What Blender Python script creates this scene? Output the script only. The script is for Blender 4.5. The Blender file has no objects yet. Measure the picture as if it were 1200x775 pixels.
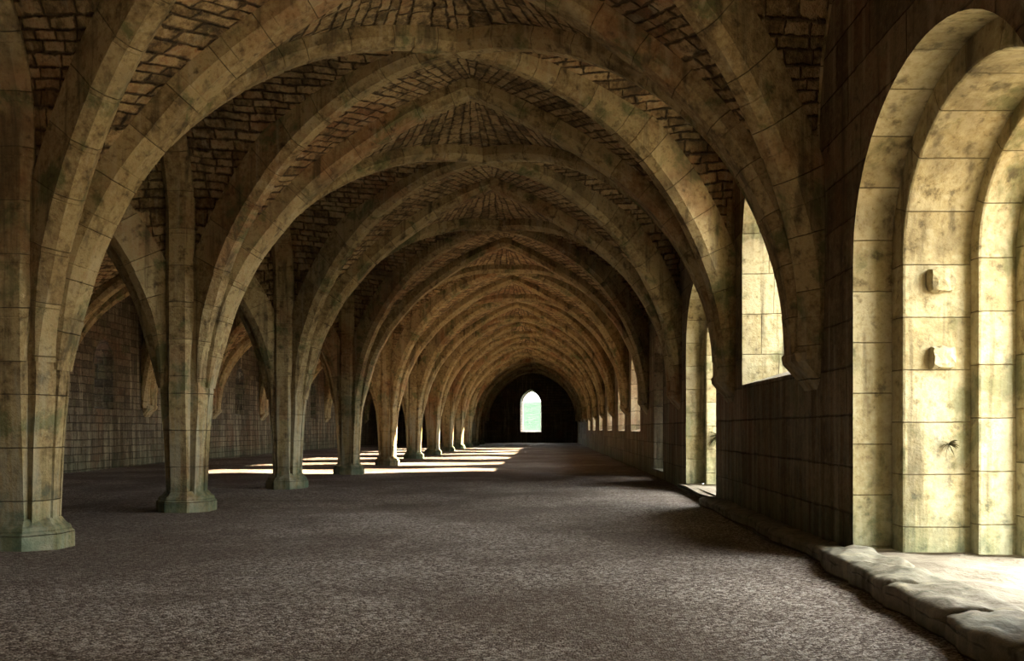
import bpy, bmesh, math, random
import numpy as np
from mathutils import Vector, noise
random.seed(7)
SC = bpy.context.scene
COL = SC.collection
PI = math.pi

# ---------------------------------------------------------------- helpers
def mesh_obj(name, verts, faces, uvs=None, mat=None, parent=None, smooth=False):
    me = bpy.data.meshes.new(name)
    me.from_pydata([tuple(map(float, v)) for v in verts], [], faces)
    if uvs is not None:
        lay = me.uv_layers.new(name='UVMap')
        idx = np.empty(len(me.loops), dtype=np.int32)
        me.loops.foreach_get('vertex_index', idx)
        lay.data.foreach_set('uv', np.asarray(uvs, dtype=np.float32)[idx].ravel())
    me.validate()
    if smooth:
        me.polygons.foreach_set('use_smooth', [True] * len(me.polygons))
    if mat: me.materials.append(mat)
    o = bpy.data.objects.new(name, me)
    COL.objects.link(o)
    if parent: o.parent = parent
    return o

def bm_obj(name, bm, mat=None, parent=None, smooth=False):
    bmesh.ops.recalc_face_normals(bm, faces=bm.faces[:])
    me = bpy.data.meshes.new(name)
    bm.to_mesh(me); bm.free()
    if smooth:
        me.polygons.foreach_set('use_smooth', [True] * len(me.polygons))
    if mat: me.materials.append(mat)
    o = bpy.data.objects.new(name, me)
    COL.objects.link(o)
    if parent: o.parent = parent
    return o

def tag(o, label=None, cat=None, group=None, kind=None):
    if label: o['label'] = label
    if cat: o['category'] = cat
    if group: o['group'] = group
    if kind: o['kind'] = kind
    return o

def empty(name, loc):
    o = bpy.data.objects.new(name, None)
    o.location = loc
    o.empty_display_size = .2
    COL.objects.link(o)
    return o

ORD = ['zeroth', 'first', 'second', 'third', 'fourth', 'fifth', 'sixth', 'seventh', 'eighth', 'ninth', 'tenth',
       'eleventh', 'twelfth', 'thirteenth', 'fourteenth', 'fifteenth', 'sixteenth']

# ---------------------------------------------------------------- materials
class NT:
    def __init__(s, name):
        s.m = bpy.data.materials.new(name); s.m.use_nodes = True
        s.t = s.m.node_tree; s.n = s.t.nodes; s.l = s.t.links
        s.n.clear()
        s.out = s.n.new('ShaderNodeOutputMaterial')
        s.bsdf = s.n.new('ShaderNodeBsdfPrincipled')
        s.l.new(s.bsdf.outputs[0], s.out.inputs[0])
    def _in(s, sock, v):
        if v is None: return
        if hasattr(v, 'is_output'): s.l.new(v, sock)
        else: sock.default_value = v
    def math(s, op, a, b=None, c=None, clamp=False):
        n = s.n.new('ShaderNodeMath'); n.operation = op; n.use_clamp = clamp
        s._in(n.inputs[0], a); s._in(n.inputs[1], b)
        if c is not None: s._in(n.inputs[2], c)
        return n.outputs[0]
    def vmath(s, op, a, b=None):
        n = s.n.new('ShaderNodeVectorMath'); n.operation = op
        s._in(n.inputs[0], a); s._in(n.inputs[1], b)
        return n.outputs[0]
    def comb(s, x, y, z=0.0):
        n = s.n.new('ShaderNodeCombineXYZ')
        s._in(n.inputs[0], x); s._in(n.inputs[1], y); s._in(n.inputs[2], z)
        return n.outputs[0]
    def sep(s, v):
        n = s.n.new('ShaderNodeSeparateXYZ'); s._in(n.inputs[0], v); return n.outputs
    def noise(s, vec, scale, detail=3, rough=.55, dist=0.0):
        n = s.n.new('ShaderNodeTexNoise'); s._in(n.inputs['Vector'], vec)
        n.inputs['Scale'].default_value = scale; n.inputs['Detail'].default_value = detail
        n.inputs['Roughness'].default_value = rough; n.inputs['Distortion'].default_value = dist
        return n.outputs['Fac'], n.outputs['Color']
    def white(s, vec):
        n = s.n.new('ShaderNodeTexWhiteNoise'); n.noise_dimensions = '3D'
        s._in(n.inputs['Vector'], vec); return n.outputs['Value'], n.outputs['Color']
    def voro(s, vec, scale, feature='F1'):
        n = s.n.new('ShaderNodeTexVoronoi'); n.feature = feature
        s._in(n.inputs['Vector'], vec); n.inputs['Scale'].default_value = scale
        return n.outputs
    def ramp(s, fac, stops):
        n = s.n.new('ShaderNodeValToRGB'); s._in(n.inputs[0], fac)
        e = n.color_ramp.elements
        while len(e) < len(stops): e.new(.5)
        for i, (p, c) in enumerate(stops):
            e[i].position = p; e[i].color = (*c, 1) if len(c) == 3 else c
        return n.outputs[0]
    def smooth(s, x, a, b, lo=0.0, hi=1.0):
        n = s.n.new('ShaderNodeMapRange'); n.interpolation_type = 'SMOOTHSTEP'
        s._in(n.inputs[0], x)
        for k, v in zip((1, 2, 3, 4), (a, b, lo, hi)): n.inputs[k].default_value = v
        return n.outputs[0]
    def mix(s, fac, a, b, mode='MIX'):
        n = s.n.new('ShaderNodeMix'); n.data_type = 'RGBA'; n.blend_type = mode
        s._in(n.inputs[0], fac)
        for k, v in ((6, a), (7, b)):
            if isinstance(v, tuple) and len(v) == 3: v = (*v, 1)
            s._in(n.inputs[k], v)
        return n.outputs[2]
    def bump(s, h, dist, strength=1.0):
        n = s.n.new('ShaderNodeBump'); n.inputs['Strength'].default_value = strength
        n.inputs['Distance'].default_value = dist; s._in(n.inputs['Height'], h)
        s.l.new(n.outputs[0], s.bsdf.inputs['Normal'])
    def pos(s):
        return s.n.new('ShaderNodeNewGeometry').outputs['Position']
    def uv(s):
        n = s.n.new('ShaderNodeUVMap'); return n.outputs[0]

def blocks(t, vec, h, L, warp, edge0, edge1, hvar=.0, ragged=.0):
    """coursed stones: returns (mask, tone, colour noise) for vec = (along course, across courses)"""
    _, wc = t.noise(vec, 3.0, 3)
    w = t.vmath('MULTIPLY', t.vmath('SUBTRACT', wc, (.5, .5, .5)), (warp, warp * .8, 0))
    v2 = t.vmath('ADD', vec, w)
    x, y, _z = t.sep(v2)
    if hvar:
        nn, _ = t.noise(t.comb(0.3, y, 0), 1.7, 1)
        y = t.math('ADD', y, t.math('MULTIPLY', t.math('SUBTRACT', nn, .5), hvar))
    row = t.math('DIVIDE', y, h)
    r = t.math('FLOOR', row); fr = t.math('FRACT', row)
    rv, rc = t.white(t.comb(r, 3.7, 1.1))
    rr = t.sep(rc)
    Lr = t.math('MULTIPLY_ADD', rr[0], L * .5, L * .75)
    ux = t.math('ADD', t.math('DIVIDE', x, Lr), t.math('MULTIPLY', rr[1], 17.0))
    c = t.math('FLOOR', ux); fu = t.math('FRACT', ux)
    tone, tc = t.white(t.comb(c, r, 5.3))
    dv = t.math('MULTIPLY', t.math('MINIMUM', fr, t.math('SUBTRACT', 1.0, fr)), h)
    du = t.math('MULTIPLY', t.math('MINIMUM', fu, t.math('SUBTRACT', 1.0, fu)), Lr)
    d = t.math('MINIMUM', dv, du)
    if ragged:
        rn, _ = t.noise(vec, 13.0, 3, .6)
        d = t.math('ADD', d, t.math('MULTIPLY', t.math('SUBTRACT', rn, .47), ragged))
    mask = t.smooth(d, edge0, edge1)
    return mask, tone, tc

def box_vec(t):
    """metres: course direction and height for upright faces, plan for level ones"""
    g = t.n.new('ShaderNodeNewGeometry')
    px, py, pz = t.sep(g.outputs['Position'])
    nx, ny, nz = t.sep(g.outputs['True Normal'])
    ax = t.math('GREATER_THAN', t.math('ABSOLUTE', nx), t.math('ABSOLUTE', ny))
    h = t.math('ADD', t.math('MULTIPLY', ax, py), t.math('MULTIPLY', t.math('SUBTRACT', 1.0, ax), px))
    up = t.math('GREATER_THAN', t.math('ABSOLUTE', nz), .8)
    v = t.math('ADD', t.math('MULTIPLY', t.math('SUBTRACT', 1.0, up), pz), t.math('MULTIPLY', up, px))
    h = t.math('ADD', t.math('MULTIPLY', t.math('SUBTRACT', 1.0, up), h), t.math('MULTIPLY', up, py))
    return t.comb(h, v, 0)

def stone(name, mode, h, L, stops, mortar, warp=.02, e0=.003, e1=.012, hvar=0, bump=.02, green=.35, rust=.3, grain=1.0, base_green=.6, ragged=0.0, jmix=.85, tw=.5):
    t = NT(name)
    vec = t.uv() if mode == 'uv' else box_vec(t)
    mask, tone, tc = blocks(t, vec, h, L, warp, e0, e1, hvar, ragged)
    P = t.pos()
    n1, _ = t.noise(P, 1.1, 4, .6)
    n2, _ = t.noise(P, 9.0, 4, .65)
    n3, _ = t.noise(P, 45.0, 3, .6)
    n4, _ = t.noise(P, 2.3, 5, .65, .4)
    n5, _ = t.noise(P, .8, 4, .6, .3)
    n6, _ = t.noise(t.vmath('MULTIPLY', P, (7.0, 7.0, .55)), 1.0, 4, .6)      # run-off streaks
    n7, _ = t.noise(P, 22.0, 4, .7)
    f = t.math('ADD', t.math('MULTIPLY_ADD', tone, tw, .25 - tw / 2), t.math('MULTIPLY', t.smooth(n2, .28, .72), .26))
    f = t.math('ADD', f, t.math('MULTIPLY', t.smooth(n7, .30, .70), .24))
    col = t.ramp(f, stops)
    # iron-red stones and stains
    col = t.mix(t.math('MULTIPLY', t.smooth(n5, .50, .68), rust), col, (.27, .115, .05))
    # algae, in blotches and heavier on the lowest courses
    pz = t.sep(P)[2]
    low = t.smooth(t.math('ADD', pz, t.math('MULTIPLY', n6, .9)), 1.35, .35, 0.0, base_green)
    g = t.math('MAXIMUM', t.math('MULTIPLY', t.smooth(n4, .53, .66), green), t.math('MULTIPLY', low, t.smooth(n1, .32, .58)))
    col = t.mix(g, col, (.095, .115, .045))
    # pale lichen flecks / lime, dark streaks and weathering pits
    col = t.mix(t.smooth(n7, .60, .74, 0, .30), col, (.58, .51, .36))
    col = t.mix(t.smooth(n6, .54, .70, 0, .45), col, (.50, .42, .27))
    col = t.mix(t.smooth(n6, .47, .30, 0, .7), col, (.06, .045, .025))
    col = t.mix(t.smooth(n2, .44, .28, 0.0, .65), col, (.055, .042, .025))
    col = t.mix(t.smooth(n7, .42, .28, 0.0, .4), col, (.06, .045, .027))
    col = t.mix(t.smooth(n1, .46, .32, 0.0, .5), col, (.075, .055, .03))
    pale = t.math('MULTIPLY', t.smooth(pz, 2.0, .9, 0, .65), t.smooth(n6, .44, .60))
    col = t.mix(t.math('MULTIPLY', pale, base_green), col, (.36, .36, .28))
    damp = t.math('MULTIPLY', t.smooth(t.math('ADD', pz, t.math('MULTIPLY', n2, .9)), 1.0, .45, 0.0, base_green), t.smooth(n1, .30, .52))
    col = t.mix(damp, col, (.045, .088, .058))
    col = t.mix(t.math('MULTIPLY', t.math('SUBTRACT', 1.0, mask), jmix), col, mortar)
    t._in(t.bsdf.inputs['Base Color'], col)
    t.bsdf.inputs['Roughness'].default_value = .88
    t.bsdf.inputs['Specular IOR Level'].default_value = .25
    hgt = t.math('MULTIPLY', mask, t.math('MULTIPLY_ADD', tone, .45, .55))
    hgt = t.math('ADD', hgt, t.math('MULTIPLY', n2, .35 * grain))
    hgt = t.math('ADD', hgt, t.math('MULTIPLY', n3, .14 * grain))
    hgt = t.math('ADD', hgt, t.math('MULTIPLY', n7, .30 * grain))
    t.bump(hgt, bump)
    return t.m

STOPS_RIB = [(.2, (.17, .115, .05)), (.42, (.30, .218, .102)), (.62, (.415, .325, .165)), (.85, (.33, .21, .10))]
STOPS_WEB = [(.2, (.13, .083, .037)), (.42, (.30, .20, .09)), (.62, (.50, .36, .18)), (.85, (.34, .19, .085))]
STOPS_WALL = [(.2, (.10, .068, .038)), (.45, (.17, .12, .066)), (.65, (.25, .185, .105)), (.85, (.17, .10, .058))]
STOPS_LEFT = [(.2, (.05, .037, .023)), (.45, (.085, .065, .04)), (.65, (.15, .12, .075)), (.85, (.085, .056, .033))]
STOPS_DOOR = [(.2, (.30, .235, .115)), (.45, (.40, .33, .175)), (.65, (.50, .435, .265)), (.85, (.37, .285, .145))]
M_RIB = stone('rib_stone', 'uv', .40, 30.0, STOPS_RIB, (.07, .055, .03), warp=.012, e0=.0005, e1=.005, bump=.028, green=.75, rust=.6, base_green=.8, ragged=.006, jmix=.6, tw=.26)
M_WEB = stone('vault_rubble', 'uv', .10, .26, STOPS_WEB, (.045, .031, .017), warp=.10, e0=.001, e1=.018, hvar=.30, bump=.07, green=.3, rust=.65, ragged=.05, jmix=.75)
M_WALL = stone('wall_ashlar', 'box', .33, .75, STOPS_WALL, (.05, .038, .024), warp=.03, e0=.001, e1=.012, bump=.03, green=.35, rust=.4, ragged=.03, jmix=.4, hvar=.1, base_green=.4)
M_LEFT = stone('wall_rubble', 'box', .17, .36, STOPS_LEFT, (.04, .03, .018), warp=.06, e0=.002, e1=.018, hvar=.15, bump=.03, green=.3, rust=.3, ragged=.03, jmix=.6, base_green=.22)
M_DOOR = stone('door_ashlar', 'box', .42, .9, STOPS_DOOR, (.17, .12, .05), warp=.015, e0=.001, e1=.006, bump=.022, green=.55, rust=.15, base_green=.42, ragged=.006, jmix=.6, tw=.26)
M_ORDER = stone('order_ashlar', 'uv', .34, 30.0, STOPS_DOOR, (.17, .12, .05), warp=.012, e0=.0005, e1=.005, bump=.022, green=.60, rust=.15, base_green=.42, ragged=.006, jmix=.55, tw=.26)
M_KERB = stone('kerb_stone_worn', 'box', 3.0, 30.0, [(.2, (.15, .13, .105)), (.5, (.26, .225, .185)), (.8, (.34, .30, .25))], (.1, .08, .06), bump=.02, green=.2, rust=.15, base_green=.2)

def gravel_mat():
    t = NT('gravel')
    P = t.pos()
    v1 = t.voro(P, 95.0); v2 = t.voro(P, 40.0)
    n1, _ = t.noise(P, .4, 4, .6); n2, _ = t.noise(P, 6.0, 4, .65); n3, _ = t.noise(P, 130.0, 2)
    c1 = t.sep(v1['Color'])[0]; c2 = t.sep(v2['Color'])[1]
    f = t.math('ADD', t.math('MULTIPLY', c1, .8), t.math('MULTIPLY', n2, .2))
    col = t.ramp(f, [(.2, (.058, .042, .035)), (.45, (.145, .115, .098)), (.65, (.245, .205, .18)), (.9, (.52, .47, .42))])
    col = t.mix(t.smooth(c2, .84, .92, 0, .6), col, (.52, .48, .44))
    col = t.mix(t.smooth(n1, .40, .58, 0, .6), col, (.075, .05, .036))
    t._in(t.bsdf.inputs['Base Color'], col)
    t.bsdf.inputs['Roughness'].default_value = .92
    t.bsdf.inputs['Specular IOR Level'].default_value = .2
    h = t.math('ADD', t.math('MULTIPLY', t.math('SUBTRACT', 1.0, v1['Distance']), .6), t.math('MULTIPLY', n3, .25))
    h = t.math('ADD', h, t.math('MULTIPLY', c2, .35))
    h = t.math('ADD', h, t.math('MULTIPLY', n2, .5))
    t.bump(h, .009)
    return t.m
M_GRAVEL = gravel_mat()

def plain(name, c1, c2, scale, bump=.02, rough=.9, spec=.3):
    t = NT(name); P = t.pos()
    n, _ = t.noise(P, scale, 5, .65)
    t._in(t.bsdf.inputs['Base Color'], t.ramp(n, [(.3, c1), (.7, c2)]))
    t.bsdf.inputs['Roughness'].default_value = rough
    t.bsdf.inputs['Specular IOR Level'].default_value = spec
    t.bump(n, bump)
    return t.m
M_GRASS = plain('lawn_grass', (.10, .19, .045), (.22, .34, .10), 3.0, .05)
M_WOOD = plain('wooded_bank', (.014, .026, .019), (.028, .043, .032), 1.0, .3, spec=0.0)
M_EARTH = plain('threshold_earth', (.17, .14, .105), (.30, .26, .20), 7.0, .03)
M_CORE = plain('rubble_core', (.12, .10, .07), (.2, .16, .1), 5.0)
M_COURT = plain('courtyard_stone', (.25, .22, .15), (.4, .35, .25), 2.0)

# ---------------------------------------------------------------- plan
XP, XA, XW = -4.0, 2.35, 2.05          # pillar axis, anchor of the ribs in the right wall, right wall face
XWR, XLR = 2.19, -10.19                # wall arches
XLA, XL = -10.35, -10.05               # left wall rib anchor and face
XO = 3.35                              # outer face of the right wall
T = [-9.4, -5.4, -1.4, 2.8, 6.6, 9.5, 13.2, 17.3, 21.5, 25.8, 30.2, 34.6, 39.0, 43.2, 47.4, 51.6, 55.8]
K0 = 3                                  # first arch line that is built with ribs and pillar (just outside the frame)
ZEND, ZBACK = 55.8, -9.4
HALF = (XA - XP) / 2
CROWN_T, CROWN_D = 4.60, 4.43

# ---------------------------------------------------------------- rib curves, as (s, z): s = plan distance from the foot's axis
def catmull(pts, step=.06):
    P = np.array(pts, float); out = []
    for i in range(len(P) - 1):
        p0 = P[max(i - 1, 0)]; p1 = P[i]; p2 = P[i + 1]; p3 = P[min(i + 2, len(P) - 1)]
        n = max(2, int(np.linalg.norm(p2 - p1) / step))
        for k in range(n):
            u = k / n
            out.append(.5 * ((2 * p1) + (-p0 + p2) * u + (2 * p0 - 5 * p1 + 4 * p2 - p3) * u * u + (-p0 + 3 * p1 - 3 * p2 + p3) * u ** 3))
    out.append(P[-1]); return np.array(out)

def curve_T(pillar):
    if pillar:
        return catmull([(.21, .2), (.235, .8), (.285, 1.35), (.47, 2.04), (.585, 2.36), (.81, 2.79), (1.08, 3.14), (1.5, 3.59), (2.13, 4.06), (2.6, 4.35), (HALF, CROWN_T)])
    return catmull([(.48, 1.0), (.48, 1.3), (.485, 1.6), (.53, 2.04), (.66, 2.48), (1.0, 3.08), (1.44, 3.55), (1.95, 3.93), (2.55, 4.28), (HALF, CROWN_T)])

def curve_D(L, pillar):
    zs = 1.15 if pillar else 1.42
    s0 = .265 if pillar else .48
    a = L - s0; h = CROWN_D - zs
    pts = [(.21, .2), (.235, .8)] if pillar else [(s0, 1.0)]
    for k in range(0, 41):
        th = k / 40 * PI / 2
        pts.append((s0 + a * (1 - math.cos(th)), zs + h * math.sin(th)))
    return np.array(pts)

def curve_L(D, pillar):
    s0 = .26; hw = D / 2 - s0
    h = min(1.5, hw * 1.15); h = max(h, 1.3); zs = CROWN_T - h
    pts = [(.21, .2), (.235, .8), (s0, 1.4)] if pillar else [(.25, 1.0), (s0, 1.4)]
    if h > hw:
        R = (hw * hw + h * h) / (2 * hw); a = hw - R
        th1 = math.acos(-a / R)
        for k in range(25):
            th = th1 * k / 24
            pts.append((D / 2 - (a + R * math.cos(th)), zs + R * math.sin(th)))
    else:
        for k in range(25):
            th = k / 24 * PI / 2
            pts.append((s0 + hw * (1 - math.cos(th)), zs + h * math.sin(th)))
    return np.array(pts)

def offset(c, e):
    d = np.gradient(c, axis=0); d /= np.linalg.norm(d, axis=1)[:, None] + 1e-9
    n = np.stack([-d[:, 1], d[:, 0]], 1)          # towards the extrados
    o = c + n * e
    if o[-1, 0] < c[-1, 0] - 1e-3:                # pointed crown: carry on to the centre line
        sl = d[-1, 1] / max(d[-1, 0], 1e-3)
        o = np.vstack([o, [c[-1, 0], o[-1, 1] + sl * (c[-1, 0] - o[-1, 0])]])
    z = np.maximum.accumulate(o[:, 1] + np.arange(len(o)) * 1e-6)
    o[:, 1] = z
    return o

# ---------------------------------------------------------------- swept ribs
def sweep(path, side, w, d, c, detail, vo=.0, amp=.006, seed=0, pillar_foot=True):
    """path: 3-D points of the intrados; side: unit vector across. Chamfered section, joints between voussoirs."""
    rnd = random.Random(seed)
    path = np.asarray(path, float); side = np.asarray(side, float)
    seg = np.linalg.norm(np.diff(path, axis=0), axis=1); S = np.concatenate([[0], np.cumsum(seg)]); Ltot = S[-1]
    def at(s):
        return np.array([np.interp(s, S, path[:, i]) for i in range(3)])
    ss = []
    VL = .40
    if detail: amp = .005
    if detail:
        j = 0.0; k = 0
        ss.append((0.0, 0, 0))
        while True:
            k += 1; j = k * VL
            a, b = (k - 1) * VL, min(j, Ltot)
            for q in (1 / 3, 2 / 3): ss.append((a + (b - a) * q, 0, k))
            if j >= Ltot - .08: break
            ss.append((j - .008, 0, k)); ss.append((j - .002, 1, k)); ss.append((j + .002, 1, k + 1)); ss.append((j + .008, 0, k + 1))
        ss.append((Ltot, 0, k))
    else:
        n = max(4, int(Ltot / .25))
        ss = [(Ltot * q / n, 0, 0) for q in range(n + 1)]
    jit = {}
    prof = [(-w / 2, d), (-w / 2, c), (-w / 2 + c, 0), (w / 2 - c, 0), (w / 2, c), (w / 2, d)]
    pu = [0]
    for i in range(1, 6): pu.append(pu[-1] + math.dist(prof[i], prof[i - 1]))
    V, U, F = [], [], []
    for i, (s, g, k) in enumerate(ss):
        p = at(s); tan = at(min(s + .05, Ltot)) - at(max(s - .05, 0)); tan /= np.linalg.norm(tan)
        out = np.cross(side, tan); 
        if i == 0: ref = out
        # the extrados side: away from the springing line, upwards over the crown
        jo, js = jit.setdefault(k, (rnd.uniform(-amp, amp), rnd.uniform(-amp, amp))) if detail else (0, 0)
        m = min(1.0, max(0.0, (p[2] - 1.3) / .9)); m = m * m * (3 - 2 * m) if pillar_foot else 1.0
        cc = .012 + (c - .012) * m; h2 = .098 + (w / 2 - .098) * m
        for (a, b), u in zip([(-h2, d), (-h2, cc), (-h2 + cc, 0), (h2 - cc, 0), (h2, cc), (h2, d)], pu):
            bb = b + jo + (.004 if g and b < d else 0)
            aa = a * (1 - (.02 if g else 0)) + js
            V.append(p + side * aa + out * bb); U.append((u + vo * 3.1, s + vo))
    for i in range(len(ss) - 1):
        for j in range(5):
            a = i * 6 + j; F.append((a, a + 1, a + 7, a + 6))
    return V, F, U

def full_arch(cA, cB, A, B, z_from_A, z_from_B):
    """two half curves meeting at the crown between plan points A and B"""
    A = np.array(A, float); B = np.array(B, float); u = (B - A) / np.linalg.norm(B - A)
    pts = []
    for s, z in cA:
        if z < z_from_A: continue
        p = A + u * s; pts.append((p[0], p[1], z))
    for s, z in cB[::-1][1:]:
        if z < z_from_B: continue
        p = B - u * s; pts.append((p[0], p[1], z))
    side = np.array([u[1], -u[0], 0.0])   # so that cross(side, tangent) points to the extrados
    tan0 = np.array(pts[len(pts) // 2 + 1]) - np.array(pts[len(pts) // 2 - 1])
    if np.cross(side, tan0)[2] < 0: side = -side
    return pts, side

Z_SPR, Z_SPRW = 1.32, 1.40
RD, RC = .40, .068
cTp, cTw = curve_T(True), curve_T(False)
seed = 0
def rib(name, cA, cB, A, B, zA, zB, label, group, cat, w=.305, near=True):
    global seed
    seed += 1
    pts, side = full_arch(cA, cB, A, B, zA, zB)
    V, F, U = sweep(pts, side, w, RD, RC, near, vo=seed * 1.37, seed=seed)
    o = mesh_obj(name, V, F, U, M_RIB)
    tag(o, label, cat, group)
    return o

G_T = 'cross arches over the main aisle'; G_D = 'diagonal ribs over the main aisle'
G_L = 'arcade arches between the pillars'; G_W = 'wall arches against the right wall'
G_T2 = 'cross arches over the far left aisle'; G_D2 = 'diagonal ribs over the far left aisle'
G_W2 = 'wall arches against the far left wall'
nT = len(T)
def pil(k): return ORD[k - K0]           # K0+1 -> first pillar in view
for k in range(K0, nT - 1):
    z = T[k]; near = z < 24
    n = k - K0
    who = f'the {ORD[n]} pillar' if n else 'the pillar just outside the frame'
    rib('cross_arch', cTp, cTw, (XP, z), (XA, z), Z_SPR, Z_SPRW,
        f'pointed stone cross arch over the main aisle springing from {who}', G_T, 'arch', near=near)
    rib('cross_arch', cTp, cTw, (XP, z), (XLA, z), Z_SPR, Z_SPRW,
        f'shadowed stone cross arch from {who} to the far left wall', G_T2, 'arch', near=near)
for k in range(K0, nT - 1):
    z0, z1 = T[k], T[k + 1]; n = k - K0; near = z0 < 22
    D = z1 - z0; L = math.hypot(XA - XP, D) / 2
    dp, dw = curve_D(L, True), curve_D(L, False)
    cl, clw = curve_L(D, True), curve_L(D, False)
    last = k == nT - 2
    a = f'the {ORD[n]} pillar' if n else 'the pillar just outside the frame'
    b = f'the {ORD[n + 1]} pillar' if not last else 'the end wall corner'
    rib('diagonal_rib', dp, dw, (XP, z0), (XA, z1), Z_SPR, Z_SPRW, f'chamfered diagonal rib rising from {a} away to the right wall', G_D, 'rib', .235, near)
    rib('diagonal_rib', dp, dw, (XP, z1), (XA, z0), Z_SPR, Z_SPRW, f'chamfered diagonal rib rising from {b} back towards the right wall', G_D, 'rib', .235, near)
    rib('diagonal_rib', dp, dw, (XP, z0), (XLA, z1), Z_SPR, Z_SPRW, f'dark diagonal rib from {a} away into the left aisle', G_D2, 'rib', .235, near)
    rib('diagonal_rib', dp, dw, (XP, z1), (XLA, z0), Z_SPR, Z_SPRW, f'dark diagonal rib from {b} back into the left aisle', G_D2, 'rib', .235, near)
    rib('arcade_arch', cl, cl, (XP, z0), (XP, z1), Z_SPR, Z_SPR, f'tall narrow arcade arch between {a} and {b}', G_L, 'arch', .31, near)
    rib('wall_arch', clw, clw, (XWR, z0), (XWR, z1), Z_SPRW, Z_SPRW, f'stone wall arch on the right wall, past {a}', G_W, 'arch', .31, near)
    rib('wall_arch', clw, clw, (XLR, z0), (XLR, z1), Z_SPRW, Z_SPRW, f'stone wall arch on the far left wall, past {a}', G_W2, 'arch', .31, near)

# ---------------------------------------------------------------- vault webs (rubble), one ceiling object per bay and aisle
WEB_E = .155
def web_half(cA, dirA, footA, cB, dirB, foot, zb, nr, nc, eb):
    oa, ob = offset(cA, WEB_E), offset(cB, eb)
    za, zbm = oa[-1, 1], ob[-1, 1]
    f = np.array(foot); V = np.zeros((nr + 1, nc + 1, 3)); UV = np.zeros((nr + 1, nc + 1, 2))
    prev = None; v = 0
    for i in range(nr + 1):
        tau = i / nr; q = 1 - (1 - tau) ** 2
        z1 = zb + (za - zb) * q; z2 = zb + (zbm - zb) * q
        s1 = np.interp(z1, oa[:, 1], oa[:, 0]); s2 = np.interp(z2, ob[:, 1], ob[:, 0])
        if i == nr: s1, s2 = oa[-1, 0], ob[-1, 0]
        p = np.array([*(np.array(footA) + np.array(dirA) * s1), z1]); q2 = np.array([*(f + np.array(dirB) * s2), z2])
        mid = (p + q2) / 2
        if prev is not None: v += np.linalg.norm(mid - prev)
        prev = mid; wd = np.linalg.norm(q2 - p)
        for j in range(nc + 1):
            u = j / nc
            V[i, j] = p * (1 - u) + q2 * u; UV[i, j] = (wd * u + foot[1] * 2.3, v + foot[0])
    return V.reshape(-1, 3), UV.reshape(-1, 2), [(i * (nc + 1) + j, i * (nc + 1) + j + 1, (i + 1) * (nc + 1) + j + 1, (i + 1) * (nc + 1) + j) for i in range(nr) for j in range(nc)]

def vault_bay(z0, z1, xa, xw, near):
    D = z1 - z0; W = abs(xw - xa); L = math.hypot(W, D) / 2
    sx = 1 if xw > xa else -1
    nr, nc = (40, 14) if near else (20, 8)
    VV, UU, FF = [], [], []; off = 0
    for fx, p in ((xa, True), (xw, False)):
        dx = sx if p else -sx
        for fz, dz in ((z0, 1), (z1, -1)):
            dd = np.array([dx * W, dz * D]) / (2 * L)
            cD, cL, cT = curve_D(L, p), curve_L(D, p), (cTp if p else cTw)
            for c, di in ((cT, (dx, 0)), (cL, (0, dz))):
                fa = (fx, fz) if (p or c is cT) else (fx - sx * .16, fz)
                V, U, F = web_half(c, di, fa, cD, dd, (fx, fz), 1.3, nr, nc, WEB_E if c is cT else .085)
                VV.append(V); UU.append(U); FF += [tuple(q + off for q in f) for f in F]; off += len(V)
    o = mesh_obj('ceiling', np.vstack(VV), FF, np.vstack(UU), M_WEB, smooth=True)
    tag(o, kind='structure')
for k in range(nT - 1):
    near = 0 < T[k] < 18
    vault_bay(T[k], T[k + 1], XP, XA, near)
    vault_bay(T[k], T[k + 1], XP, XLA, near)

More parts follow.
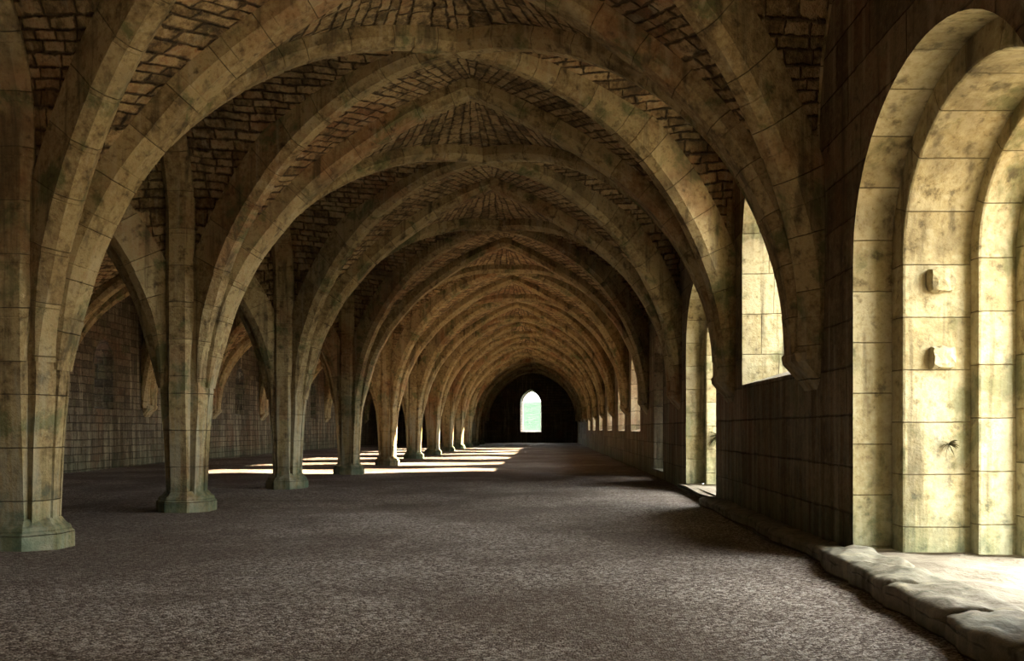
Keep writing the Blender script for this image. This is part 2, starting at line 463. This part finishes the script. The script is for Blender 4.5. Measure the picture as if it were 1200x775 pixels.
# ---------------------------------------------------------------- pillars
def pillar(z, label, near, Dn, Df):
    root = empty('stone_pillar', (XP, z, 0))
    tag(root, label, 'pillar', 'central row of stone pillars')
    # plinth: eight-sided, worn top edge
    def octa(levels, name, mat):
        V, F, U = [], [], []
        for zz, r in levels:
            for i in range(8):
                a = PI / 8 + i * PI / 4
                V.append((r / math.cos(PI / 8) * math.cos(a), r / math.cos(PI / 8) * math.sin(a), zz)); U.append((i * .3, zz + 7.1))
        n = len(levels)
        for l in range(n - 1):
            for i in range(8):
                F.append((l * 8 + i, l * 8 + (i + 1) % 8, (l + 1) * 8 + (i + 1) % 8, (l + 1) * 8 + i))
        F.append(tuple((n - 1) * 8 + i for i in range(8)))
        return mesh_obj(name, V, F, U, mat, root)
    octa([(-.05, .29), (.105, .29), (.122, .275)], 'plinth', M_RIB)
    octa([(.115, .265), (.135, .27), (.155, .262), (.175, .235), (.22, .205)], 'base_moulding', M_RIB)
    # clustered shaft: one lobe per rib
    V, F, U = [], [], []
    zs = np.concatenate([np.linspace(.17, 1.31, 14), np.linspace(1.45, 2.7, 8)])
    cl = [cTp, None, None, None, cTp, None, None, None]
    Lf = math.hypot(XA - XP, Df) / 2; Ln = math.hypot(XA - XP, Dn) / 2
    af = math.atan2(Df, XA - XP); an = math.atan2(Dn, XA - XP)
    dirs = [(0, cTp), (af, curve_D(Lf, True)), (PI / 2, curve_L(Df, True)), (PI - af, curve_D(Lf, True)),
            (PI, cTp), (PI + an, curve_D(Ln, True)), (3 * PI / 2, curve_L(Dn, True)), (2 * PI - an, curve_D(Ln, True))]
    NP = 8 * 3
    acc = 0
    for li, zz in enumerate(zs):
        over = max(0.0, zz - 1.32)
        rr = [float(np.interp(zz, c[:, 1], c[:, 0])) for _, c in dirs]
        rr = [min(r, .285 - .07 * over) for r in rr] if zz > 1.32 else rr
        rr = [r - (.012 if zz > 1.32 else 0) for r in rr]
        for i, (a, _) in enumerate(dirs):
            r = rr[i]; a0 = dirs[i - 1][0] - (2 * PI if i == 0 else 0)
            a2 = dirs[(i + 1) % 8][0] + (2 * PI if i == 7 else 0)
            m = (a + a2) / 2; rg = (r + rr[(i + 1) % 8]) / 2 * .86
            for hh, rad in ((-min(.09, r * math.tan((a - a0) / 2) * .8), r), (min(.09, r * math.tan((a2 - a) / 2) * .8), r)):
                V.append((rad * math.cos(a) - hh * math.sin(a), rad * math.sin(a) + hh * math.cos(a), zz)); U.append((i * .5 + hh, zz + z * .37))
            for dm in (0,):
                V.append((rg * math.cos(m + dm), rg * math.sin(m + dm), zz)); U.append((i * .5 + .2 + dm, zz + z * .37))
    for l in range(len(zs) - 1):
        for i in range(NP):
            F.append((l * NP + i, l * NP + (i + 1) % NP, (l + 1) * NP + (i + 1) % NP, (l + 1) * NP + i))
    F.append(tuple((len(zs) - 1) * NP + i for i in range(NP)))
    mesh_obj('shaft', V, F, U, M_RIB, root)
    return root
PL = {0: 'stone pillar just outside the left edge nearest the camera',
      1: 'nearest clustered stone pillar at the left edge with a green plinth',
      2: 'second pillar from the camera, pale green streaked shaft on octagonal plinth',
      3: 'third pillar from the camera, pale shaft on a spreading faceted base',
      4: 'fourth pillar from the camera, dark brown shaft', 5: 'fifth pillar from the camera, its right edge caught by the sun',
      6: 'sixth pillar, its right edge lit by the sun', 7: 'seventh pillar down the row with a sunlit edge'}
for k in range(K0, nT - 1):
    n = k - K0
    pillar(T[k], PL.get(n, f'{ORD[n]} stone pillar from the camera, far down the central row'), T[k] < 24, T[k] - T[k - 1], T[k + 1] - T[k])

# ---------------------------------------------------------------- wall responds: corbels carrying the rib bundles
def corbel(x, z, sx, label, group):
    root = empty('wall_corbel', (x, z, 1.1)); tag(root, label, 'corbel', group)
    V, F, U = [], [], []
    # half-bundle block with a tapering underside; sx = -1 projects towards -x
    lv = [(0.10, .01, .20), (.17, .05, .22), (.25, .12, .235), (.31, .17, .245), (.37, .18, .25), (.39, .165, .235)]
    for h, pr, hw in lv:
        for px, py in ((-.08, -hw), (pr - .05, -hw), (pr, -hw + .06), (pr, hw - .06), (pr - .05, hw), (-.08, hw)):
            V.append((sx * px, py, h)); U.append((py, h + z * .7))
    for l in range(len(lv) - 1):
        for i in range(5): F.append((l * 6 + i, l * 6 + i + 1, l * 6 + i + 7, l * 6 + i + 6))
    F.append(tuple(range(6))); F.append(tuple((len(lv) - 1) * 6 + i for i in range(6)))
    mesh_obj('bracket', V, F, U, M_RIB, root)
    V, F, U = [], [], []
    for zz in np.linspace(.36, 2.3, 8):
        for px, py in ((-.1, -.2), (.08, -.2), (.15, -.10), (.15, .10), (.08, .2), (-.1, .2)):
            V.append((sx * px, py, zz)); U.append((py + z, zz))
    for l in range(7):
        for i in range(5): F.append((l * 6 + i, l * 6 + i + 1, l * 6 + i + 7, l * 6 + i + 6))
    mesh_obj('springer', V, F, U, M_RIB, root)
for k in range(K0 + 1, nT - 1):
    n = k - K0
    lab = {1: 'stone corbel and springer between the window and the near doorway', 2: 'stone corbel and springer between the window and the narrow doorway',
           3: 'corbel on the dark pier past the narrow doorway'}.get(n, f'corbel on the right wall opposite the {ORD[n]} pillar')
    corbel(XW, T[k], -1, lab, 'corbels along the right wall')
    corbel(XL, T[k], 1, f'dim corbel on the far left wall level with the {ORD[n]} pillar', 'corbels along the left wall')

# ---------------------------------------------------------------- walls with openings
def outline(zc, hw, sill, spring, rise, n=28, pointed=False):
    pts = [(zc - hw, sill), (zc - hw, spring)]
    for i in range(1, n):
        th = PI * (1 - i / n)
        if pointed:
            R = (hw * hw + rise * rise) / (2 * hw); a = hw - R; t1 = math.acos(max(-1, min(1, -a / R)))
            u = i / n
            if u <= .5: ph = t1 * (u / .5); pts.append((zc - (a + R * math.cos(ph)), spring + R * math.sin(ph)))
            else: ph = t1 * ((1 - u) / .5); pts.append((zc + (a + R * math.cos(ph)), spring + R * math.sin(ph)))
        else:
            pts.append((zc + hw * math.cos(th), spring + rise * math.sin(th)))
    pts += [(zc + hw, spring), (zc + hw, sill)]
    return pts

def panel(bm, x, z0, z1, h0, h1, hole=None, axis='x'):
    def P(a, b): return (x, a, b) if axis == 'x' else (a, x, b)
    vs = [bm.verts.new(P(*q)) for q in ((z0, h0), (z1, h0), (z1, h1), (z0, h1))]
    es = [bm.edges.new((vs[i], vs[(i + 1) % 4])) for i in range(4)]
    if hole:
        hv = [bm.verts.new(P(*q)) for q in hole]
        es += [bm.edges.new((hv[i], hv[(i + 1) % len(hv)])) for i in range(len(hv))]
        bmesh.ops.triangle_fill(bm, edges=es, use_beauty=True)
    else:
        bm.faces.new(vs)

def ring(name, o0, x0, o1, x1, mat, parent, axis='x', sill=True):
    """surface between outline o0 at depth x0 and outline o1 at depth x1, coursed along the outline"""
    m = len(o0); V, U, F = [], [], []
    s = 0; ref = o0 if x0 != x1 else o1
    for i in range(m):
        if i: s += math.dist(ref[i], ref[i - 1])
        for q, x, u in ((o0[i], x0, 0), (o1[i], x1, abs(x1 - x0) + math.dist(o0[i], o1[i]) + .01)):
            V.append((x, q[0], q[1]) if axis == 'x' else (q[0], x, q[1])); U.append((u, s))
    for i in range(m - 1): F.append((2 * i, 2 * i + 1, 2 * i + 3, 2 * i + 2))
    if sill: F.append((2 * (m - 1), 2 * m - 1, 1, 0))
    return V, F, U

H_TOP = 5.3
bm_in, bm_out = bmesh.new(), bmesh.new()
openings = {}
DOOR = dict(sill=.10, spring=2.03)
def orders_door(zc, hw=1.1):
    return [(XW, hw, 1.0), (2.31, hw, 1.0), (2.31, hw - .17, .83), (2.75, hw - .17, .83), (2.75, hw - .27, .73), (2.99, hw - .27, .73), (2.99, hw - .36, .64), (XO, hw - .36, .64)]
plan = {}   # bay index -> (kind, centre)
for k in range(nT - 1):
    zc = (T[k] + T[k + 1]) / 2
    plan[k] = ('sunwin', zc - .38)
plan[0] = plan[1] = plan[2] = None
plan[0] = None; plan[1] = ('door', -3.4); plan[2] = ('door', .7)  # doorways behind the camera, added to let in sky and sun
plan[3] = ('door', 4.6); plan[4] = ('window', 8.0); plan[5] = ('door', 11.4); plan[6] = ('slim', 15.6)
plan[7] = ('sunwin', 19.6)
for k in range(13, nT - 1): plan[k] = None
dn = wn = 0
for k in range(nT - 1):
    z0, z1 = T[k], T[k + 1]
    if plan[k] is None:
        panel(bm_in, XW, z0, z1, -.1, H_TOP); panel(bm_out, XO, z0, z1, -.1, H_TOP); continue
    kind, zc = plan[k]
    if kind == 'door':
        dn += 1
        st = orders_door(zc)
        ols = [(x, outline(zc, hw, DOOR['sill'], DOOR['spring'], r)) for x, hw, r in st]
        root = empty(f'door_{dn}', (XW, zc, DOOR['sill'])); root['kind'] = 'structure'
        first = ols[0][1]; last = ols[-1][1]
        for q in range(4):
            V, F, U = ring('', ols[2 * q][1], ols[2 * q][0], ols[2 * q + 1][1], ols[2 * q + 1][0], M_ORDER, root, sill=False)
            if q:
                V2, F2, U2 = ring('', ols[2 * q - 1][1], ols[2 * q - 1][0], ols[2 * q][1], ols[2 * q][0], M_ORDER, root, sill=False)
                F += [tuple(i + len(V) for i in f) for f in F2]; V += V2; U += U2
            V = [(v[0] - XW, v[1] - zc, v[2] - DOOR['sill']) for v in V]
            o = mesh_obj('arch_order', V, F, U, M_ORDER, root)
            bv = o.modifiers.new('b', 'WELD'); bv.merge_threshold = .0005
            bv = o.modifiers.new('soft', 'BEVEL'); bv.width = .018; bv.segments = 2; bv.limit_method = 'ANGLE'; bv.angle_limit = .7
        if k == 3:
            for q, (hx, hz, hs) in enumerate(((2.545, 1.86, .085), (2.555, 1.36, .08))):
                bmh = bmesh.new(); bmesh.ops.create_cube(bmh, size=1); bmesh.ops.subdivide_edges(bmh, edges=bmh.edges[:], cuts=3, use_grid_fill=True)
                rh = random.Random(q)
                for v in bmh.verts:
                    v.co = Vector((v.co.x * hs * 2, v.co.y * .16, v.co.z * hs * 2)) * (1 - .25 * (v.co.length / .87) ** 3) + Vector((rh.uniform(-.006, .006), rh.uniform(-.006, .006), rh.uniform(-.008, .008)))
                ho = bm_obj('hinge_block', bmh, M_DOOR, root); ho.location = (hx - XW, 5.53 - zc, hz - DOOR['sill'])
        panel(bm_in, XW, z0, z1, -.1, H_TOP, first); panel(bm_out, XO, z0, z1, -.1, H_TOP, last)
    else:
        wn += 1
        root = empty(f'window_{wn}', (XW, zc, 1.2)); root['kind'] = 'structure'
        if kind == 'window':
            a = outline(zc, .92, 1.36, 2.75, 1.2, pointed=True); b = outline(zc, .80, 1.75, 2.75, 1.0, pointed=True)
        elif kind == 'slim':
            a = outline(zc, .62, .15, 2.0, .8, pointed=True); b = outline(zc, .16, .15, 1.8, .4, pointed=True)
        else:
            a = outline(zc, 1.0, .85, 2.1, .85); b = outline(zc, 1.0, 1.18, 2.3, .85)
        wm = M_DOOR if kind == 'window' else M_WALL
        V, F, U = ring('', a, XW, b, XO, wm, root)
        V = [(v[0] - XW, v[1] - zc, v[2] - 1.2) for v in V]
        o = mesh_obj('splayed_reveal', V, F[:-1], U, wm, root)
        o = mesh_obj('sill', [V[i] for i in F[-1]], [(0, 1, 2, 3)], None, M_KERB, root)
        panel(bm_in, XW, z0, z1, -.1, H_TOP, a); panel(bm_out, XO, z0, z1, -.1, H_TOP, b)
bmesh.ops.remove_doubles(bm_in, verts=bm_in.verts[:], dist=1e-4)
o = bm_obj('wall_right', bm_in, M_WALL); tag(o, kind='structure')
o = bm_obj('wall_right', bm_out, M_COURT); tag(o, kind='structure')

# left wall with slim lancets
bm_l = bmesh.new(); bm_lo = bmesh.new()
for k in range(nT - 1):
    z0, z1 = T[k], T[k + 1]
    if 5 <= k <= 12:
        wn += 1; zc = (z0 + z1) / 2
        a = outline(zc, .42, 1.35, 2.4, .55, pointed=True); b = outline(zc, .09, 1.6, 2.4, .16, pointed=True)
        root = empty(f'window_{wn}', (XL, zc, 1.2)); root['kind'] = 'structure'
        V, F, U = ring('', a, XL, b, XL - 1.2, M_LEFT, root)
        V = [(v[0] - XL, v[1] - zc, v[2] - 1.2) for v in V]
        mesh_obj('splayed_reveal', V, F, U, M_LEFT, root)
        panel(bm_l, XL, z0, z1, -.1, H_TOP, a); panel(bm_lo, XL - 1.2, z0, z1, -.1, H_TOP, b)
    else:
        panel(bm_l, XL, z0, z1, -.1, H_TOP); panel(bm_lo, XL - 1.2, z0, z1, -.1, H_TOP)
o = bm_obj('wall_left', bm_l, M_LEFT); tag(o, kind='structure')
o = bm_obj('wall_left', bm_lo, M_COURT); tag(o, kind='structure')

# end wall with its lancet
bm_e = bmesh.new(); bm_eo = bmesh.new()
ea = outline(-1.0, .68, .70, 2.58, .92, pointed=True); eb = outline(-.95, .58, .80, 2.55, .85, pointed=True)
panel(bm_e, ZEND, XL - 1.2, XO, -.1, H_TOP, ea, 'y'); panel(bm_eo, ZEND + 1.3, XL - 1.2, XO, -.1, H_TOP, eb, 'y')
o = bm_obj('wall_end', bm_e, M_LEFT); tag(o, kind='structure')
o = bm_obj('wall_end', bm_eo, M_COURT); tag(o, kind='structure')
wn += 1
root = empty(f'window_{wn}', (-.95, ZEND, .8)); root['kind'] = 'structure'
V, F, U = ring('', ea, ZEND, eb, ZEND + 1.3, M_LEFT, root, 'y')
mesh_obj('splayed_reveal', [(v[0] + .95, v[1] - ZEND, v[2] - .8) for v in V], F, U, M_LEFT, root)
# back wall, far behind the camera, with no opening
bm_b = bmesh.new()
panel(bm_b, ZBACK, XP, XO, -.1, H_TOP, None, 'y'); panel(bm_b, ZBACK, XL - 1.2, XP, -.1, H_TOP, None, 'y')
o = bm_obj('wall_back', bm_b, M_WALL); tag(o, kind='structure')
# slab of the upper storey
bm = bmesh.new(); bmesh.ops.create_cube(bm, size=1)
for v in bm.verts: v.co = Vector((v.co.x * 15.5 - 4.0, v.co.y * 67 + 24.8, v.co.z * .4 + H_TOP + .15))
o = bm_obj('ceiling_slab', bm, M_CORE); tag(o, kind='structure')

# ---------------------------------------------------------------- ground
def grid(name, x0, x1, y0, y1, nx, ny, fz, mat, kind='structure', smooth=True):
    V, F = [], []
    for j in range(ny + 1):
        for i in range(nx + 1):
            x = x0 + (x1 - x0) * i / nx; y = y0 + (y1 - y0) * j / ny
            V.append((x, y, fz(x, y)))
    for j in range(ny):
        for i in range(nx):
            a = j * (nx + 1) + i; F.append((a, a + 1, a + nx + 2, a + nx + 1))
    o = mesh_obj(name, V, F, None, mat, smooth=smooth); tag(o, kind=kind); return o
def und(x, y):
    return .018 * math.sin(x * 1.3 + y * .4) * math.sin(y * .9 + 1) + .01 * math.sin(x * 3.1 + 2) * math.sin(y * 2.3) - .01
o = grid('floor', XL - 1.3, 2.6, ZBACK - .3, ZEND + 1.3, 60, 260, und, M_GRAVEL)
# door sill of beaten earth behind the kerb stones (near doorway)
o = grid('floor_threshold', 1.95, 3.5, 2.9, 5.95, 30, 50, lambda x, y: .085 + .02 * math.sin(x * 5 + y * 3) * math.sin(y * 4) + .012 * math.sin(x * 13) * math.sin(y * 11), M_EARTH)
o = grid('floor_threshold', 1.95, 3.5, 10.2, 12.7, 16, 20, lambda x, y: .09 + .01 * math.sin(x * 5 + y * 3), M_EARTH)
o = grid('ground_outside', 3.3, 160, -80, 150, 20, 20, lambda x, y: -.02, M_EARTH)
o = grid('ground_outside', -160, 3.3, ZEND + 1.2, 180, 30, 30, lambda x, y: -.03 + min(5.0 + .6 * math.sin(x * .7), max(0, (y - 70)) * .11), M_WOOD)
o = grid('ground_outside', -160, 3.3, -100, ZBACK, 10, 10, lambda x, y: -.03, M_GRASS)
# added block, out of view: keeps the low sun off the nearer openings
bm = bmesh.new(); bmesh.ops.create_cube(bm, size=1)
for v in bm.verts: v.co = Vector((v.co.x * 4 + 42, (9.4 if v.co.y < 0 else 23.6), v.co.z * 15 + 7.4))
o = bm_obj('sun_blocker', bm, M_COURT); tag(o, kind='structure')

bm = bmesh.new(); bmesh.ops.create_cube(bm, size=1)  # unseen slab added outside the far windows to cut their sky light
for v in bm.verts: v.co = Vector((XO + (3.0 if v.co.x > 0 else -.02), (17.4 if v.co.y < 0 else 50), (4.1 if v.co.x < 0 else 3.65) + (.12 if v.co.z > 0 else 0)))
o = bm_obj('sky_blocker', bm, M_CORE); tag(o, kind='structure')

# ---------------------------------------------------------------- kerb stones along the foot of the right wall
def kerb(z0, z1, x0, x1, h, seed, label):
    rnd = random.Random(seed)
    bm = bmesh.new(); bmesh.ops.create_cube(bm, size=1)
    bmesh.ops.subdivide_edges(bm, edges=bm.edges[:], cuts=13, use_grid_fill=True)
    cx, cz = (x0 + x1) / 2, (z0 + z1) / 2
    ph = rnd.uniform(0, 9)
    for v in bm.verts:
        X, Y, Z = v.co * 2
        k = .86 + .14 * (1 - max(abs(X), abs(Y)) ** 6)
        rx, ry = X * (1 - .02 * abs(Y) ** 8), Y * 1.03
        zz = (Z + 1) / 2 * h
        if Z > .5: zz -= .02 * abs(X) ** 8 + .004 * abs(Y) ** 8
        nz = .010 * math.sin(X * 3 + ph) * math.sin(Y * 2.5 + ph * 2) + .006 * math.sin(X * 9 + ph) * math.sin(Y * 8)
        v.co = Vector((rx * (x1 - x0) / 2 + .02 * math.sin(Y * 3 + ph), ry * (z1 - z0) / 2, zz + (nz if Z > .5 else 0) - .04))
        v.co += noise.noise_vector(v.co * 4 + Vector((seed, 0, 0))) * .022 + noise.noise_vector(v.co * 13 + Vector((seed, 0, 0))) * .009
    o = bm_obj('kerb_stone', bm, M_KERB, smooth=True)
    o.location = (cx, cz, 0); tag(o, label, 'kerb stone', 'worn kerb stones along the right wall')
    return o
KS = [(3.02, 3.62, 1.66, 2.08, 'pale worn kerb stone at the lower right corner'),
      (3.64, 4.30, 1.70, 2.10, 'pale rounded kerb stone below the near doorway'),
      (4.32, 4.92, 1.74, 2.10, 'pale hollowed kerb stone in the middle of the doorway step'),
      (4.94, 5.62, 1.78, 2.12, 'grey kerb stone at the foot of the door jamb')]
for i, (a, b, x0, x1, lab) in enumerate(KS): kerb(a, b, x0, x1, .17, 30 + i, lab)
for (a, b, lab) in ((5.66, 7.0, 'long dark kerb stone under the corbel beside the near doorway'), (7.03, 8.6, 'long dark kerb stone below the window'), (8.63, 10.1, 'long dark kerb stone reaching the narrow doorway')):
    kerb(a, b, 1.84, 2.14, .13, int(a * 10), lab)

def weed(loc, nrm, n, size, seed, label):
    rnd = random.Random(seed); V, F = [], []
    nrm = Vector(nrm)
    for i in range(n):
        d = (nrm * rnd.uniform(.3, 1) + Vector((rnd.uniform(-1, 1), rnd.uniform(-.5, .5), rnd.uniform(-.9, 1)))).normalized()
        L = size * rnd.uniform(.6, 1.1); wv = d.cross(Vector((rnd.random(), rnd.random(), rnd.random()))).normalized() * size * .035
        b = len(V)
        for q, ww in ((0, .5), (.35, 1), (.7, .75)):
            c = d * L * q + Vector((0, 0, -.35 * L * q * q))
            V += [c - wv * ww, c + wv * ww + Vector((0, 0, .004))]
        V.append(d * L + Vector((0, 0, -.35 * L)))
        F += [(b, b + 1, b + 3, b + 2), (b + 2, b + 3, b + 5, b + 4), (b + 4, b + 5, b + 6)]
    o = mesh_obj('wall_weed', V, F, None, M_LEAF); o.location = loc
    tag(o, label, 'weed')
M_LEAF = plain('weed_leaf', (.05, .045, .02), (.12, .11, .05), 20.0)
weed((2.60, 5.515, .80), (0, -1, 0), 34, .075, 3, 'small withered weed growing from a joint of the near door jamb')
weed((2.50, 12.35, .80), (-.4, -1, 0), 30, .26, 4, 'dark weed growing from the jamb of the narrow doorway')

# ---------------------------------------------------------------- camera, light, world
cam = bpy.data.cameras.new('camera'); co = bpy.data.objects.new('camera', cam); COL.objects.link(co)
co.location = (0, 0, .9); co.rotation_euler = (PI / 2, 0, 0)
cam.sensor_width = 36; cam.lens = 30.0
cam.shift_x = -40 / 1200; cam.shift_y = 115.5 / 1200
cam.clip_start = .05; cam.clip_end = 500
SC.camera = co
sun = bpy.data.lights.new('sun', 'SUN'); sun.energy = 62; sun.angle = .009; sun.color = (1, .79, .52)
so = bpy.data.objects.new('sun', sun); COL.objects.link(so)
d = Vector((-1, -.15, -.268)).normalized()
so.rotation_euler = d.to_track_quat('-Z', 'Y').to_euler()
w = bpy.data.worlds.new('sky'); SC.world = w; w.use_nodes = True
bg = w.node_tree.nodes['Background']; bg.inputs[0].default_value = (.98, 1, .94, 1); bg.inputs[1].default_value = 11.0
def portal(x, y, z, wx, wz, rot):
    l = bpy.data.lights.new('portal', 'AREA'); l.shape = 'RECTANGLE'; l.size = wx; l.size_y = wz
    l.cycles.is_portal = True
    o = bpy.data.objects.new('portal', l); COL.objects.link(o); o.location = (x, y, z); o.rotation_euler = rot
for k, p in plan.items():
    if p is None: continue
    portal(XO + .02, p[1], 1.6, 2.4, 3.2, (PI / 2, 0, PI / 2))
SC.view_settings.view_transform = 'Standard'; SC.view_settings.look = 'None'
SC.view_settings.exposure = 1.25; SC.view_settings.gamma = 1.0
SC.view_settings.use_curve_mapping = False
try:
    SC.cycles.max_bounces = 10; SC.cycles.diffuse_bounces = 7; SC.cycles.use_denoising = True
    SC.cycles.caustics_reflective = False; SC.cycles.caustics_refractive = False
except Exception: pass
